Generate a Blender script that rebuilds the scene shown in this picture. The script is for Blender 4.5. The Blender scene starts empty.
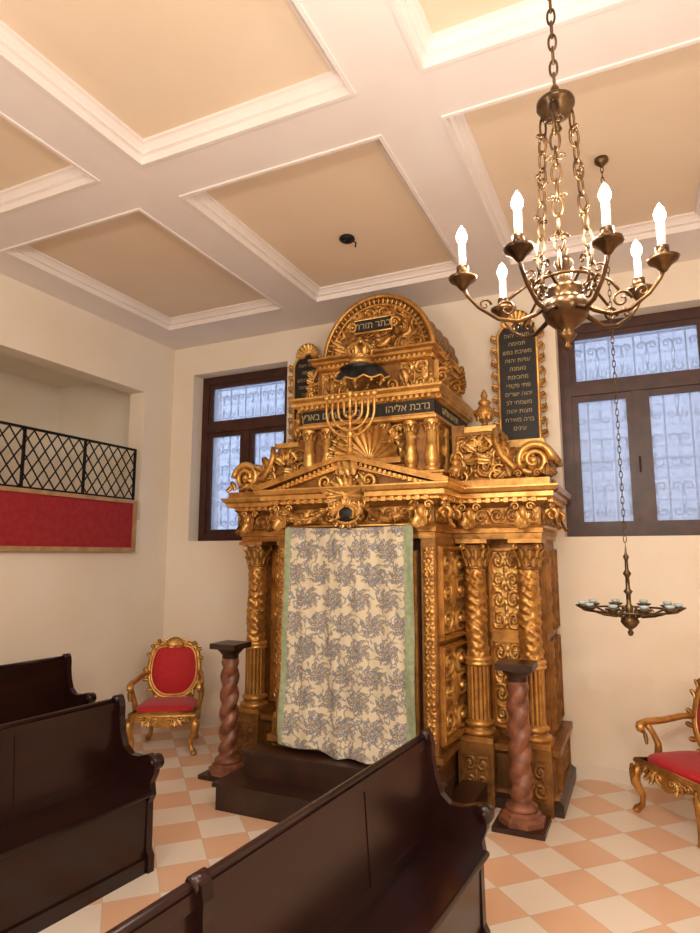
import bpy, math, random
import numpy as np
from mathutils import Vector, Matrix
random.seed(7)
pi=math.pi
sin=math.sin; cos=math.cos
scene=bpy.context.scene
COL=scene.collection
try:
    scene.view_settings.view_transform='Standard'
    scene.view_settings.look='None'
except Exception as e: print(e)

# ------------------------------------------------------------------ helpers
def srgb(r,g,b):
    def f(c):
        c=c/255.0
        return c/12.92 if c<=0.04045 else ((c+0.055)/1.055)**2.4
    return (f(r),f(g),f(b),1.0)

class NT:
    def __init__(s,name):
        s.mat=bpy.data.materials.new(name); s.mat.use_nodes=True
        s.t=s.mat.node_tree; s.n=s.t.nodes; s.l=s.t.links
        s.b=[n for n in s.n if n.type=='BSDF_PRINCIPLED'][0]
        s.out=[n for n in s.n if n.type=='OUTPUT_MATERIAL'][0]
    def new(s,t,**k):
        n=s.n.new(t)
        for a,v in k.items(): setattr(n,a,v)
        return n
    def link(s,a,b): s.l.new(a,b)
    def math(s,op,a,b=None,c=None):
        n=s.n.new('ShaderNodeMath'); n.operation=op
        for i,x in enumerate((a,b,c)):
            if x is None: continue
            if isinstance(x,(int,float)): n.inputs[i].default_value=x
            else: s.l.new(x,n.inputs[i])
        return n.outputs[0]
    def mix(s,fac,a,b):
        n=s.n.new('ShaderNodeMix'); n.data_type='RGBA'
        if isinstance(fac,(int,float)): n.inputs[0].default_value=fac
        else: s.l.new(fac,n.inputs[0])
        for i,x in ((6,a),(7,b)):
            if isinstance(x,tuple): n.inputs[i].default_value=x
            else: s.l.new(x,n.inputs[i])
        return n.outputs[2]
    def noise(s,scale,vec=None,detail=4,rough=0.55):
        n=s.n.new('ShaderNodeTexNoise'); n.inputs['Scale'].default_value=scale
        n.inputs['Detail'].default_value=detail; n.inputs['Roughness'].default_value=rough
        if vec is not None: s.l.new(vec,n.inputs['Vector'])
        return n.outputs['Fac']
    def ramp(s,fac,stops):
        n=s.n.new('ShaderNodeValToRGB'); s.l.new(fac,n.inputs[0])
        e=n.color_ramp.elements
        e[0].position=stops[0][0]; e[0].color=stops[0][1]
        e[1].position=stops[1][0]; e[1].color=stops[1][1]
        for p,c in stops[2:]:
            q=e.new(p); q.color=c
        return n.outputs[0]
    def obj(s):
        n=s.n.new('ShaderNodeTexCoord'); return n.outputs['Object']
    def bump(s,h,strength=0.3,dist=0.01):
        n=s.n.new('ShaderNodeBump'); n.inputs['Strength'].default_value=strength
        n.inputs['Distance'].default_value=dist
        s.l.new(h,n.inputs['Height']); s.l.new(n.outputs[0],s.b.inputs['Normal'])
    def set(s,base=None,rough=None,metal=None):
        if base is not None:
            if isinstance(base,tuple): s.b.inputs['Base Color'].default_value=base
            else: s.l.new(base,s.b.inputs['Base Color'])
        if rough is not None: s.b.inputs['Roughness'].default_value=rough
        if metal is not None: s.b.inputs['Metallic'].default_value=metal
        return s

def simple(name,c1,c2=None,rough=0.5,metal=0.0,scale=5,bump=0.0,bs=40,bd=0.005,detail=4):
    t=NT(name); o=t.obj()
    if c2 is None: c2=c1
    f=t.noise(scale,o,detail)
    f=t.ramp(f,[(0.35,(0,0,0,1)),(0.65,(1,1,1,1))])
    t.set(t.mix(f,c1,c2),rough,metal)
    if bump>0: t.bump(t.noise(bs,o,3),bump,bd)
    return t.mat
def gilt(name,c1,c2,recess_shade,rough,metal):
    """gilding with worn patches and brown recess shade painted into the hollows"""
    t=NT(name); o=t.obj()
    f=t.ramp(t.noise(11,o,5,0.65),[(0.38,(0,0,0,1)),(0.72,(1,1,1,1))])
    base=t.mix(f,c1,c2)
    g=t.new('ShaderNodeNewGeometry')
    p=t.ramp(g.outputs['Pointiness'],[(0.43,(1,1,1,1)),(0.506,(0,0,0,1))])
    base=t.mix(t.math('MULTIPLY',p,0.88),base,recess_shade)  # shade of the carved hollows mixed into the base colour
    t.set(base,rough,metal)
    t.bump(t.noise(75,o,4),0.4,0.005)
    return t.mat

M_wall=simple('plaster_cream',srgb(239,229,214),srgb(235,221,201),0.85,0,1.3,0.15,25,0.004)
M_panel=simple('ceiling_panel_peach',srgb(236,217,193),srgb(232,211,185),0.9,0,1.5,0.1,30,0.003)
M_beam=simple('ceiling_beam_white',srgb(239,231,228),srgb(235,226,222),0.8,0,2,0.08,30,0.003)
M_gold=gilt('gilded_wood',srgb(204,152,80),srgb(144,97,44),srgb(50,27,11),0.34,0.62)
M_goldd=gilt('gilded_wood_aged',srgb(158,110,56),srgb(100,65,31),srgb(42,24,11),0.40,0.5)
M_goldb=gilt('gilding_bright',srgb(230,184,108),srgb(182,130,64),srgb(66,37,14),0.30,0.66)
M_black=simple('black_plaque',srgb(18,17,17),srgb(28,25,24),0.5,0,5)
M_ltr=simple('gilt_lettering',srgb(176,156,116),None,0.5,0.2)
M_marble=simple('red_marble',srgb(146,92,66),srgb(98,58,42),0.38,0,14,0.15,60,0.003,8)
M_walnut=simple('dark_walnut',srgb(58,33,23),srgb(36,20,14),0.38,0,6,0.1,40,0.002)
M_iron=simple('wrought_iron',srgb(20,18,20),None,0.5,0.4)
M_bronze=simple('chandelier_bronze',srgb(112,84,54),srgb(58,42,28),0.28,0.88,12)
M_candle=simple('candle_white',srgb(245,238,225),None,0.4)
M_greenb=simple('curtain_border_green',srgb(156,166,136),srgb(134,146,116),0.85,0,30,0.3,200,0.001)
M_oilglass=simple('oil_glass_blue',srgb(190,205,205),srgb(150,175,180),0.15,0,8)
M_silver=simple('lamp_dull_brass',srgb(108,88,60),srgb(64,52,36),0.35,0.85,14)

t=NT('mahogany'); o=t.obj()
mp=t.new('ShaderNodeMapping'); mp.inputs['Scale'].default_value=(12,1.0,12); t.link(o,mp.inputs[0])
f=t.noise(2.4,mp.outputs[0],5,0.55)
t.set(t.ramp(f,[(0.3,srgb(22,8,8)),(0.75,srgb(46,18,15))]),0.25)
t.bump(f,0.05,0.002); M_mahog=t.mat

t=NT('red_velvet'); o=t.obj()
f=t.noise(28,o,5,0.6)
t.set(t.mix(f,srgb(166,12,24),srgb(194,28,36)),0.75)
t.b.inputs['Sheen Weight'].default_value=0.15
t.bump(t.noise(150,o,2),0.2,0.001); M_red=t.mat
t=NT('red_damask'); o=t.obj()
f=t.ramp(t.noise(20,o,3,0.6),[(0.42,(0,0,0,1)),(0.58,(1,1,1,1))])
t.set(t.mix(f,srgb(148,28,36),srgb(158,38,43)),0.7); M_damask=t.mat

# floor tiles (laid diagonally)
TS=0.265
t=NT('checker_tiles'); o=t.obj()
mp=t.new('ShaderNodeMapping'); mp.inputs['Rotation'].default_value=(0,0,math.radians(45)); t.link(o,mp.inputs[0])
ch=t.new('ShaderNodeTexChecker'); ch.inputs['Scale'].default_value=1/TS; t.link(mp.outputs[0],ch.inputs['Vector'])
nz=t.noise(2.5,o,5)
a=t.mix(nz,srgb(237,224,208),srgb(225,210,192)); b=t.mix(nz,srgb(230,190,158),srgb(216,170,136))
cc=t.mix(ch.outputs['Fac'],a,b)
sp=t.new('ShaderNodeSeparateXYZ'); t.link(mp.outputs[0],sp.inputs[0])
def edge(x):
    q=t.math('DIVIDE',x,TS); q=t.math('FRACT',q); q=t.math('SUBTRACT',q,0.5); q=t.math('ABSOLUTE',q)
    return t.math('GREATER_THAN',q,0.493)
e=t.math('MAXIMUM',edge(sp.outputs[0]),edge(sp.outputs[1]))
t.set(t.mix(e,cc,srgb(196,174,156)),0.32); M_floor=t.mat

# curtain brocade : printed blue-grey / brown foliage on beige
t=NT('curtain_brocade'); o=t.obj()
sp=t.new('ShaderNodeSeparateXYZ'); t.link(o,sp.inputs[0])
X=t.math('MULTIPLY',sp.outputs[0],1/0.20); Z=t.math('MULTIPLY',t.math('ADD',sp.outputs[2],5.0),1/0.165)
odd=t.math('MODULO',t.math('FLOOR',Z),2.0)
X2=t.math('FRACT',t.math('ADD',t.math('ADD',X,10.0),t.math('MULTIPLY',odd,0.5)))
dx=t.math('SUBTRACT',X2,0.5); fz=t.math('FRACT',Z); dz=t.math('SUBTRACT',fz,0.5)
cb=t.new('ShaderNodeCombineXYZ'); t.link(t.math('MULTIPLY',dx,1.15),cb.inputs[0]); t.link(fz,cb.inputs[1])
rr=t.math('SQRT',t.math('ADD',t.math('MULTIPLY',dx,dx),t.math('MULTIPLY',dz,dz)))
ang=t.math('ARCTAN2',dz,dx)
pet=t.math('ABSOLUTE',t.math('SINE',t.math('ADD',t.math('MULTIPLY',ang,3.5),t.math('MULTIPLY',rr,9.0))))
n1=t.noise(6.0,cb.outputs[0],3,0.6)
n3=t.noise(13,cb.outputs[0],2,0.5)
rad=t.math('ADD',t.math('MULTIPLY',pet,0.22),t.math('MULTIPLY',n1,0.54))
inside=t.math('LESS_THAN',rr,rad)
tone=t.math('GREATER_THAN',n3,0.46)
tone2=t.math('GREATER_THAN',n1,0.50)
vein=t.math('LESS_THAN',t.math('ABSOLUTE',t.math('SUBTRACT',t.math('FRACT',t.math('MULTIPLY',t.math('ADD',n3,n1),6.0)),0.5)),0.19)
base=t.mix(t.noise(9,o,3),srgb(214,203,178),srgb(196,184,156))
vine=t.math('LESS_THAN',t.math('ABSOLUTE',t.math('SUBTRACT',t.noise(10.5,o,2),0.5)),0.024)
c0=t.mix(t.math('MULTIPLY',vine,0.8),base,srgb(118,124,132))
fillc=t.mix(tone2,srgb(128,138,154),srgb(160,142,122))
c1=t.mix(t.math('MULTIPLY',t.math('MULTIPLY',inside,tone),0.85),c0,fillc)
c2=t.mix(t.math('MULTIPLY',t.math('MULTIPLY',vein,inside),0.92),c1,t.mix(tone2,srgb(66,78,104),srgb(100,78,66)))
t.set(c2,0.7); t.bump(t.noise(180,o,2),0.15,0.001); M_curt=t.mat

# window glass (lightly frosted)
t=NT('window_glass'); o=t.obj()
tr=t.new('ShaderNodeBsdfTransparent'); tr.inputs[0].default_value=(0.94,0.96,1,1)
gl=t.new('ShaderNodeBsdfGlossy'); gl.inputs['Roughness'].default_value=0.4
df=t.new('ShaderNodeBsdfTranslucent'); df.inputs[0].default_value=(0.9,0.93,1,1)
fz_=t.math('ADD',0.28,t.math('MULTIPLY',t.noise(16,o,3),0.2))
m1=t.new('ShaderNodeMixShader'); t.link(fz_,m1.inputs[0]); t.link(tr.outputs[0],m1.inputs[1]); t.link(df.outputs[0],m1.inputs[2])
m2=t.new('ShaderNodeMixShader'); m2.inputs[0].default_value=0.04; t.link(m1.outputs[0],m2.inputs[1]); t.link(gl.outputs[0],m2.inputs[2])
t.link(m2.outputs[0],t.out.inputs[0]); M_glass=t.mat
t=NT('alley_stone'); o=t.obj()
mp=t.new('ShaderNodeMapping'); mp.inputs['Rotation'].default_value=(math.radians(90),0,0); t.link(o,mp.inputs[0])
br=t.new('ShaderNodeTexBrick'); br.inputs['Scale'].default_value=1.0
br.inputs['Color1'].default_value=srgb(222,225,232); br.inputs['Color2'].default_value=srgb(208,212,224); br.inputs['Mortar'].default_value=srgb(174,180,200)
br.inputs['Brick Width'].default_value=0.3; br.inputs['Row Height'].default_value=0.11; br.inputs['Mortar Size'].default_value=0.014
t.link(mp.outputs[0],br.inputs['Vector']); t.set(br.outputs[0],0.9); M_ext=t.mat
t=NT('bulb_glow'); t.b.inputs['Emission Color'].default_value=(1,0.88,0.70,1); t.b.inputs['Emission Strength'].default_value=60; t.set((1,0.9,0.8,1),0.4); M_bulb=t.mat

# ------------------------------------------------------------------ mesh builder
def T(x=0,y=0,z=0,rx=0,ry=0,rz=0,s=1):
    S=Matrix.Diagonal((s,s,s,1)) if isinstance(s,(int,float)) else Matrix.Diagonal((s[0],s[1],s[2],1))
    return Matrix.Translation((x,y,z))@Matrix.Rotation(rz,4,'Z')@Matrix.Rotation(ry,4,'Y')@Matrix.Rotation(rx,4,'X')@S

class MB:
    def __init__(s): s.v=[];s.f=[];s.m=[];s.s=[];s.M=Matrix()
    def add(s,V,F,mat=0,smooth=False,M=None):
        A=s.M@M if M is not None else s.M
        a=np.array(A); P=np.array([tuple(p) for p in V],dtype=float)
        P=P@a[:3,:3].T+a[:3,3]
        b=len(s.v); s.v.extend(map(tuple,P))
        flip=np.linalg.det(a[:3,:3])<0
        for f in F:
            g=[i+b for i in f]
            if flip: g.reverse()
            s.f.append(g); s.m.append(mat); s.s.append(smooth)
    def bx(s,x0,x1,y0,y1,z0,z1,mat=0,M=None):
        V=[(x0,y0,z0),(x1,y0,z0),(x1,y1,z0),(x0,y1,z0),(x0,y0,z1),(x1,y0,z1),(x1,y1,z1),(x0,y1,z1)]
        s.add(V,[(0,3,2,1),(4,5,6,7),(0,1,5,4),(1,2,6,5),(2,3,7,6),(3,0,4,7)],mat,False,M)
    def lathe(s,prof,c=(0,0,0),segs=20,mat=0,smooth=True,M=None,rot=0):
        V=[];F=[]
        for r,z in prof:
            for i in range(segs):
                a=2*pi*i/segs+rot; V.append((c[0]+r*cos(a),c[1]+r*sin(a),c[2]+z))
        n=len(prof)
        for j in range(n-1):
            for i in range(segs):
                k=(i+1)%segs
                F.append((j*segs+i,j*segs+k,(j+1)*segs+k,(j+1)*segs+i))
        if prof[0][0]>1e-5: F.append(tuple(reversed(range(segs))))
        if prof[-1][0]>1e-5: F.append(tuple((n-1)*segs+i for i in range(segs)))
        s.add(V,F,mat,smooth,M)
    def tube(s,pts,rad,segs=8,mat=0,closed=False,M=None,smooth=True,flat=1.0):
        P=[Vector(p) for p in pts]; n=len(P)
        R=[rad]*n if isinstance(rad,(int,float)) else list(rad)
        V=[];F=[];N=None
        for i in range(n):
            if closed: d=P[(i+1)%n]-P[i-1]
            else: d=P[min(i+1,n-1)]-P[max(i-1,0)]
            if d.length<1e-9: d=Vector((0,0,1))
            d.normalize()
            if N is None:
                N=d.orthogonal().normalized()
                if abs(d.y)<0.9:
                    N=(Vector((0,1,0))-d*d.y).normalized()
            else:
                N=N-d*N.dot(d)
                if N.length<1e-6: N=d.orthogonal()
                N.normalize()
            Bn=d.cross(N)
            for k in range(segs):
                a=2*pi*k/segs
                V.append(P[i]+N*(cos(a)*R[i]*flat)+Bn*(sin(a)*R[i]))
        m=n if closed else n-1
        for i in range(m):
            j=(i+1)%n
            for k in range(segs):
                l=(k+1)%segs
                F.append((i*segs+k,j*segs+k,j*segs+l,i*segs+l))
        if not closed:
            F.append(tuple(range(segs))); F.append(tuple((n-1)*segs+k for k in reversed(range(segs))))
        s.add(V,[tuple(reversed(f)) for f in F],mat,smooth,M)
    def grid(s,fn,nu,nv,mat=0,smooth=True,closeu=False,M=None,matfn=None):
        V=[fn(i/(nu-1 if not closeu else nu),j/(nv-1)) for j in range(nv) for i in range(nu)]
        mu=nu if closeu else nu-1
        b=len(s.f)
        F=[(j*nu+i,j*nu+(i+1)%nu,(j+1)*nu+(i+1)%nu,(j+1)*nu+i) for j in range(nv-1) for i in range(mu)]
        s.add(V,F,mat,smooth,M)
        if matfn is not None:
            k=b
            for j in range(nv-1):
                for i in range(mu):
                    s.m[k]=matfn(i/(nu-1),j/(nv-1)); k+=1
    def prism(s,out,y0,y1,mat=0,M=None,smooth=False):
        n=len(out)
        V=[(x,y0,z) for x,z in out]+[(x,y1,z) for x,z in out]
        F=[tuple(range(n)),tuple(reversed(range(n,2*n)))]
        F+=[(i,i+n,(i+1)%n+n,(i+1)%n) for i in range(n)]
        s.add(V,F,mat,smooth,M)
    def ball(s,c,r,mat=0,sc=(1,1,1),n=12,M=None):
        V=[];F=[]
        for j in range(n//2+1):
            a=-pi/2+pi*j/(n//2)
            rr=max(cos(a),1e-4)
            for i in range(n):
                b=2*pi*i/n
                V.append((c[0]+r*sc[0]*rr*cos(b),c[1]+r*sc[1]*rr*sin(b),c[2]+r*sc[2]*sin(a)))
        for j in range(n//2):
            for i in range(n):
                k=(i+1)%n; F.append((j*n+i,j*n+k,(j+1)*n+k,(j+1)*n+i))
        s.add(V,F,mat,True,M)
    def sweep(s,path,prof,closed=False,mat=0,cap=True,mats=None):
        n=len(path); P=[Vector(p) for p in path]; offs=[]
        for i in range(n):
            def nrm(a,b):
                d=(b-a).normalized(); return Vector((d.y,-d.x))
            if closed: n1=nrm(P[i-1],P[i]); n2=nrm(P[i],P[(i+1)%n])
            else:
                n1=nrm(P[i-1],P[i]) if i>0 else nrm(P[0],P[1])
                n2=nrm(P[i],P[i+1]) if i<n-1 else n1
            m=(n1+n2); k=1+n1.dot(n2); offs.append(m/k if k>1e-4 else n1)
        q=len(prof)
        V=[(P[i].x+offs[i].x*o,P[i].y+offs[i].y*o,z) for i in range(n) for o,z in prof]
        for j in range(q-1):
            F=[]
            for i in range(n if closed else n-1):
                k=(i+1)%n
                F.append((i*q+j,k*q+j,k*q+j+1,i*q+j+1))
            mm=mats[j] if mats else mat
            s.add(V,F,mm,False)
        if cap and not closed:
            s.add([V[i*q+q-1] for i in range(n)],[tuple(range(n))],mat)
            s.add([V[i*q] for i in range(n)],[tuple(reversed(range(n)))],mat)
    def leaf(s,M,L=0.1,W=0.05,curl=0.04,mat=0):
        def fn(u,v):
            a=(u-0.5)*2
            w=W*0.5*(sin(pi*min(1,v*0.92+0.08))**0.6)*(0.8+0.3*abs(sin(v*pi*4)))
            x=a*w
            z=L*(v-0.15*v**3)
            y=-curl*(v**2.2)*1.0-0.012*(1-a*a)*(1 if L>0.05 else .4)-0.006*cos(a*pi*2)
            if v>0.85: z-=L*0.5*(v-0.85)
            return (x,y,z)
        s.grid(fn,7,12,mat,True,M=M)
    def scroll(s,M,R=0.1,turns=1.6,th=0.02,mat=0,tail=0.0,flat=1.3,boss=True,n=None):
        n=n or int(16*turns)+6
        pts=[];rad=[]
        if tail>0:
            for k in range(5):
                q=1-k/5; pts.append((R-0.15*tail*q*q,0,-tail*q)); rad.append(th*(0.35+0.65*(1-q)))
        for i in range(n):
            q=i/(n-1); a=2*pi*turns*q; r=R*(1-q)**0.85*0.86+R*0.14
            pts.append((r*cos(a),-0.25*th*q*2,r*sin(a))); rad.append(th*(1-0.5*q))
        s.tube(pts,rad,7,mat,M=M,flat=flat)
        if boss: s.ball((0,-th*0.6,0),R*0.24,mat,M=M,n=8)
    def build(s,name,mats,parent=None,origin=(0,0,0)):
        me=bpy.data.meshes.new(name)
        V=np.array(s.v)-np.array(origin)
        me.from_pydata([tuple(v) for v in V],[],s.f)
        for m in mats: me.materials.append(m)
        me.polygons.foreach_set('material_index',s.m)
        me.polygons.foreach_set('use_smooth',s.s)
        me.validate(); me.update()
        ob=bpy.data.objects.new(name,me); COL.objects.link(ob)
        ob.location=origin
        if parent is not None:
            ob.parent=parent
            ob.matrix_parent_inverse=parent.matrix_basis.inverted()
        return ob

def empty(name,loc=(0,0,0)):
    e=bpy.data.objects.new(name,None); COL.objects.link(e); e.location=loc; e.empty_display_size=0.1
    e.matrix_basis=Matrix.Translation(loc)
    return e

def relief(w,h,nu,nv,cell=0.16,mirror=True,seed=0,edge=0.012):
    u=np.linspace(0,w,nu); v=np.linspace(0,h,nv)
    U,Vv=np.meshgrid(u,v)
    X=np.abs(U-w/2) if mirror else U
    W=w/2 if mirror else w
    nc=max(1,round(h/cell)); c=h/nc
    H=np.zeros_like(U)
    ncx=max(1,round(W/c)); cx=W/ncx
    for i in range(nc):
        for k in range(ncx):
            px=cx*(k+0.52); pz=c*(i+0.5); sg=1 if (i+k)%2 else -1
            R=min(cx,c)*0.62
            dx=(X-px)/ (cx/min(cx,c)); dz=(Vv-pz)*sg/(c/min(cx,c))
            r=np.hypot(dx,dz)+1e-5; th=np.arctan2(dz,dx)
            a=np.cos(th+5.5*np.log(r/R))
            a2=np.cos(th*5+3*np.log(r/R)+i)
            e=np.exp(-(r/R)**5)
            H=np.maximum(H,(np.clip(a,0,1)**0.6*0.85+0.18*a2*(r/R)+0.55*np.exp(-(r/(R*0.2))**2))*e)
    if mirror: H=np.maximum(H,0.7*np.exp(-(X/(w*0.03+0.002))**2)*(0.7+0.3*np.cos(Vv/c*2*pi*3)))
    H+=0.08*np.sin(U*310+2*np.sin(Vv*90))*np.cos(Vv*290)
    dd=np.minimum(np.minimum(U,w-U),np.minimum(Vv,h-Vv))
    H*=np.clip(dd/edge,0,1)
    return U,Vv,H
def rpanel(mb,M,w,h,depth=0.02,cell=0.16,mirror=True,mat=0,frame=0.0,fm=0,seed=0,res=0.006):
    nu=max(8,int(w/res)); nv=max(8,int(h/res))
    U,V,H=relief(w,h,nu,nv,cell,mirror,seed)
    P=np.stack([U-w/2,-H*depth,V],-1).reshape(-1,3)
    F=[(j*nu+i,j*nu+i+1,(j+1)*nu+i+1,(j+1)*nu+i) for j in range(nv-1) for i in range(nu-1)]
    mb.add(P,F,mat,True,M)
    if frame>0:
        f=frame
        for (x0,x1,z0,z1) in ((-w/2-f,-w/2,-f,h+f),(w/2,w/2+f,-f,h+f),(-w/2,w/2,-f,0),(-w/2,w/2,h,h+f)):
            mb.bx(x0,x1,-depth*1.0,0.01,z0,z1,fm,M)
            if x1-x0<z1-z0: mb.bx(x0+f*.3,x1-f*.3,-depth*1.5,0,z0+f*.3,z1-f*.3,fm,M)
            else: mb.bx(x0,x1,-depth*1.5,0,z0+f*.3,z1-f*.3,fm,M)

def foliage(mb,M,w,h,n=10,s=0.06,mat=0,seed=1,sym=True,inside=None):
    r=random.Random(seed)
    for i in range(n):
        for _ in range(20):
            x=r.uniform(0.02,1)*w/2; z=r.uniform(-.5,.5)*h
            if inside is None or inside(x,z): break
        a=r.uniform(0,2*pi); k=s*r.uniform(0.6,1.15); kind=r.random()
        for sg in ((1,-1) if sym else (1,)):
            L=M@T(0,0,0,s=(sg,1,1))@T(x,-0.005,z)@Matrix.Rotation(a,4,'Y')
            if kind<0.5: mb.scroll(L,k*0.6,1.3,k*0.17,mat,tail=k*0.8,n=16)
            else: mb.leaf(L,k*1.7,k*0.9,k*0.6,mat)

def textobj(name,body,size,M,mat,parent,ext=0.002,align='CENTER'):
    c=bpy.data.curves.new(name,'FONT'); c.body=body[::-1]; c.size=size; c.extrude=ext; c.align_x=align; c.align_y='CENTER'
    c.materials.append(mat)
    ob=bpy.data.objects.new(name,c); COL.objects.link(ob)
    ob.matrix_basis=M
    ob.parent=parent; ob.matrix_parent_inverse=parent.matrix_basis.inverted()
    return ob

# ------------------------------------------------------------------ room shell
XL,XR,YB,YF,ZC=-4.55,2.65,5.2,-2.1,3.9
m=MB(); m.bx(XL-0.2,XR+0.2,YF-0.2,YB+0.5,-0.1,0); m.build('floor',[M_floor])
WZ0,WZ1=1.78,3.58
W1=(-4.27,-3.10); W2=(-0.53,0.64)
m=MB()
y0,y1=YB,YB+0.5
m.bx(XL-0.2,XR+0.2,y0,y1,0,WZ0); m.bx(XL-0.2,XR+0.2,y0,y1,WZ1,4.2)
m.bx(XL-0.2,W1[0],y0,y1,WZ0,WZ1); m.bx(W1[1],W2[0],y0,y1,WZ0,WZ1); m.bx(W2[1],XR+0.2,y0,y1,WZ0,WZ1)
m.build('wall_back',[M_wall])
m=MB(); m.bx(XR,XR+0.2,YF-0.2,YB,0,4.2); m.build('wall_right',[M_wall])
m=MB(); m.bx(XL-0.2,XR+0.2,YF-0.2,YF,0,4.2); m.build('wall_front',[M_wall])
OY0,OY1,OZ0,OZ1=-1.2,4.78,2.0,3.32
m=MB()
m.bx(XL-0.2,XL,YF,YB,0,OZ0); m.bx(XL-0.2,XL,YF,YB,OZ1,4.2)
m.bx(XL-0.2,XL,OY1,YB,OZ0,OZ1); m.bx(XL-0.2,XL,YF,OY0,OZ0,OZ1)
m.build('wall_left',[M_wall])
m=MB()
gx=-6.1
m.bx(gx-0.1,gx,OY0-0.5,OY1+0.35,1.9,3.8); m.bx(gx,XL-0.2,OY0-0.6,OY0-0.5,1.9,3.8); m.bx(gx,XL-0.2,OY1+0.25,OY1+0.35,1.9,3.8)
m.bx(gx,XL-0.2,OY0-0.5,OY1+0.25,1.9,2.0); m.bx(gx,XL-0.2,OY0-0.5,OY1+0.25,3.6,3.7)
m.build('wall_gallery',[M_wall])
Mbase=simple('baseboard_paint',srgb(230,220,206),None,0.6)
for nm,a in (('baseboard_back',(XL,XR,YB-0.015,YB,0,0.09)),('baseboard_left',(XL,XL+0.015,YF,YB-0.02,0,0.09))):
    m=MB(); m.bx(*a); m.build(nm,[Mbase])

# coffered ceiling
CX=[(-4.17,-2.86),(-2.49,-1.155),(-0.78,0.55),(0.92,2.25)]
CY=[(2.87,4.67),(0.71,2.50),(-1.46,0.34)]
m=MB()
ZP=ZC+0.09
m.bx(XL-0.2,XR+0.2,YF-0.2,YB+0.0,ZP,4.2,1)
xs=[XL]+[c for p in CX for c in p]+[XR]
for i in range(0,len(xs),2): m.bx(xs[i],xs[i+1],YF,YB,ZC,ZP+.01,0)
ys=[YF]+[c for p in reversed(CY) for c in p]+[YB]
for a,b in CX:
    for i in range(0,len(ys),2): m.bx(a,b,ys[i],ys[i+1],ZC,ZP+.01,0)
for a,b in CX:
    for c,d in CY:
        path=[(a,c),(b,c),(b,d),(a,d)]
        prof=[(0.022,ZC+0.002),(0.02,ZC-0.008),(0.0,ZC-0.008),(-0.002,ZC+0.035),(-0.025,ZC+0.038),(-0.029,ZC+0.052),(-0.050,ZC+0.072),(-0.066,ZC+0.076),(-0.068,ZP+0.01)]
        m.sweep(path,prof,closed=True,mat=0)
m.build('ceiling',[M_beam,M_panel])

m=MB()
m.lathe([(0.0,ZP),(0.055,ZP),(0.06,ZP-.015),(0.045,ZP-.03),(0.02,ZP-.04),(0.0,ZP-.045)],(-1.84,3.92,0),18)
m.tube([(-1.82,3.90,ZP-.03),(-1.77,3.86,ZP-.07),(-1.74,3.86,ZP-.09),(-1.75,3.87,ZP-.12)],0.006,6)
m.tube([(-1.86,3.90,ZP-.03),(-1.81,3.86,ZP-.05),(-1.77,3.83,ZP-.05)],0.005,6)
m.build('ceiling_rose',[M_iron])

# ------------------------------------------------------------------ windows
M_frame=simple('window_wood',srgb(74,38,28),srgb(50,24,18),0.4,0,8)
M_grille=simple('grille_grey',srgb(112,122,146),None,0.6)
def window(name,xa,xb):
    root=empty(name,((xa+xb)/2,YB+0.2,WZ0))
    m=MB(); y0,y1=YB+0.16,YB+0.23; z0,z1=WZ0,WZ1; zt=3.0; xm=(xa+xb)/2
    f=0.085
    m.bx(xa,xa+f,y0,y1,z0,z1); m.bx(xb-f,xb,y0,y1,z0,z1)
    m.bx(xa+f,xb-f,y0,y1,z0,z0+f); m.bx(xa+f,xb-f,y0,y1,z1-f,z1); m.bx(xa+f,xb-f,y0-.01,y1,zt-0.04,zt+0.04)
    m.bx(xm-0.035,xm+0.035,y0,y1,z0+f,zt-0.04)
    for a,b in ((xa+f,xm-0.035),(xm+0.035,xb-f)):
        g=0.05
        m.bx(a,a+g,y0+.012,y1-.01,z0+f,zt-.04);m.bx(b-g,b,y0+.012,y1-.01,z0+f,zt-.04)
        m.bx(a+g,b-g,y0+.012,y1-.01,z0+f,z0+f+g);m.bx(a+g,b-g,y0+.012,y1-.01,zt-.04-g,zt-.04)
    a,b=xa+f,xb-f; g=0.045
    m.bx(a,a+g,y0+.012,y1-.01,zt+.04,z1-f);m.bx(b-g,b,y0+.012,y1-.01,zt+.04,z1-f)
    m.bx(a+g,b-g,y0+.012,y1-.01,zt+.04,zt+.04+g);m.bx(a+g,b-g,y0+.012,y1-.01,z1-f-g,z1-f)
    m.tube([(xm-0.01,y0-0.02,2.42),(xm-0.01,y0-0.03,2.30)],0.008,6)
    m.build('frame',[M_frame],root)
    m=MB(); m.bx(xa+.05,xb-.05,y0+.035,y0+.04,z0+.05,z1-.05); m.build('pane',[M_glass],root)
    m=MB(); yg=YB+0.42
    n=6
    for i in range(n+1):
        x=xa+(xb-xa)*i/n; m.bx(x-.007,x+.007,yg-.005,yg+.005,z0,z1)
    for z in (z0+.1,z0+.65,z0+1.2,z1-.08): m.bx(xa,xb,yg-.004,yg+.004,z-.007,z+.007)
    for i in range(n):
        xc=xa+(xb-xa)*(i+.5)/n
        for q,zc in enumerate([z0+.22+.20*k for k in range(8)]):
            for sg in (1,-1):
                m.scroll(T(xc-0.042*sg,yg,zc,s=(sg,1,1 if q%2 else -1)),0.040,1.15,0.007,0,tail=0.09,boss=False,n=12)
    m.build('grille',[M_grille],root)
    m=MB(); m.bx(xa,xb,YB+0.0,YB+0.16,z0,z0+0.012); m.build('sill',[M_wall],root)
window('window_1',*W1); window('window_2',*W2)
m=MB(); m.bx(-9,6,7.0,7.2,-1,4.6); m.build('wall_alley',[M_ext])

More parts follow.
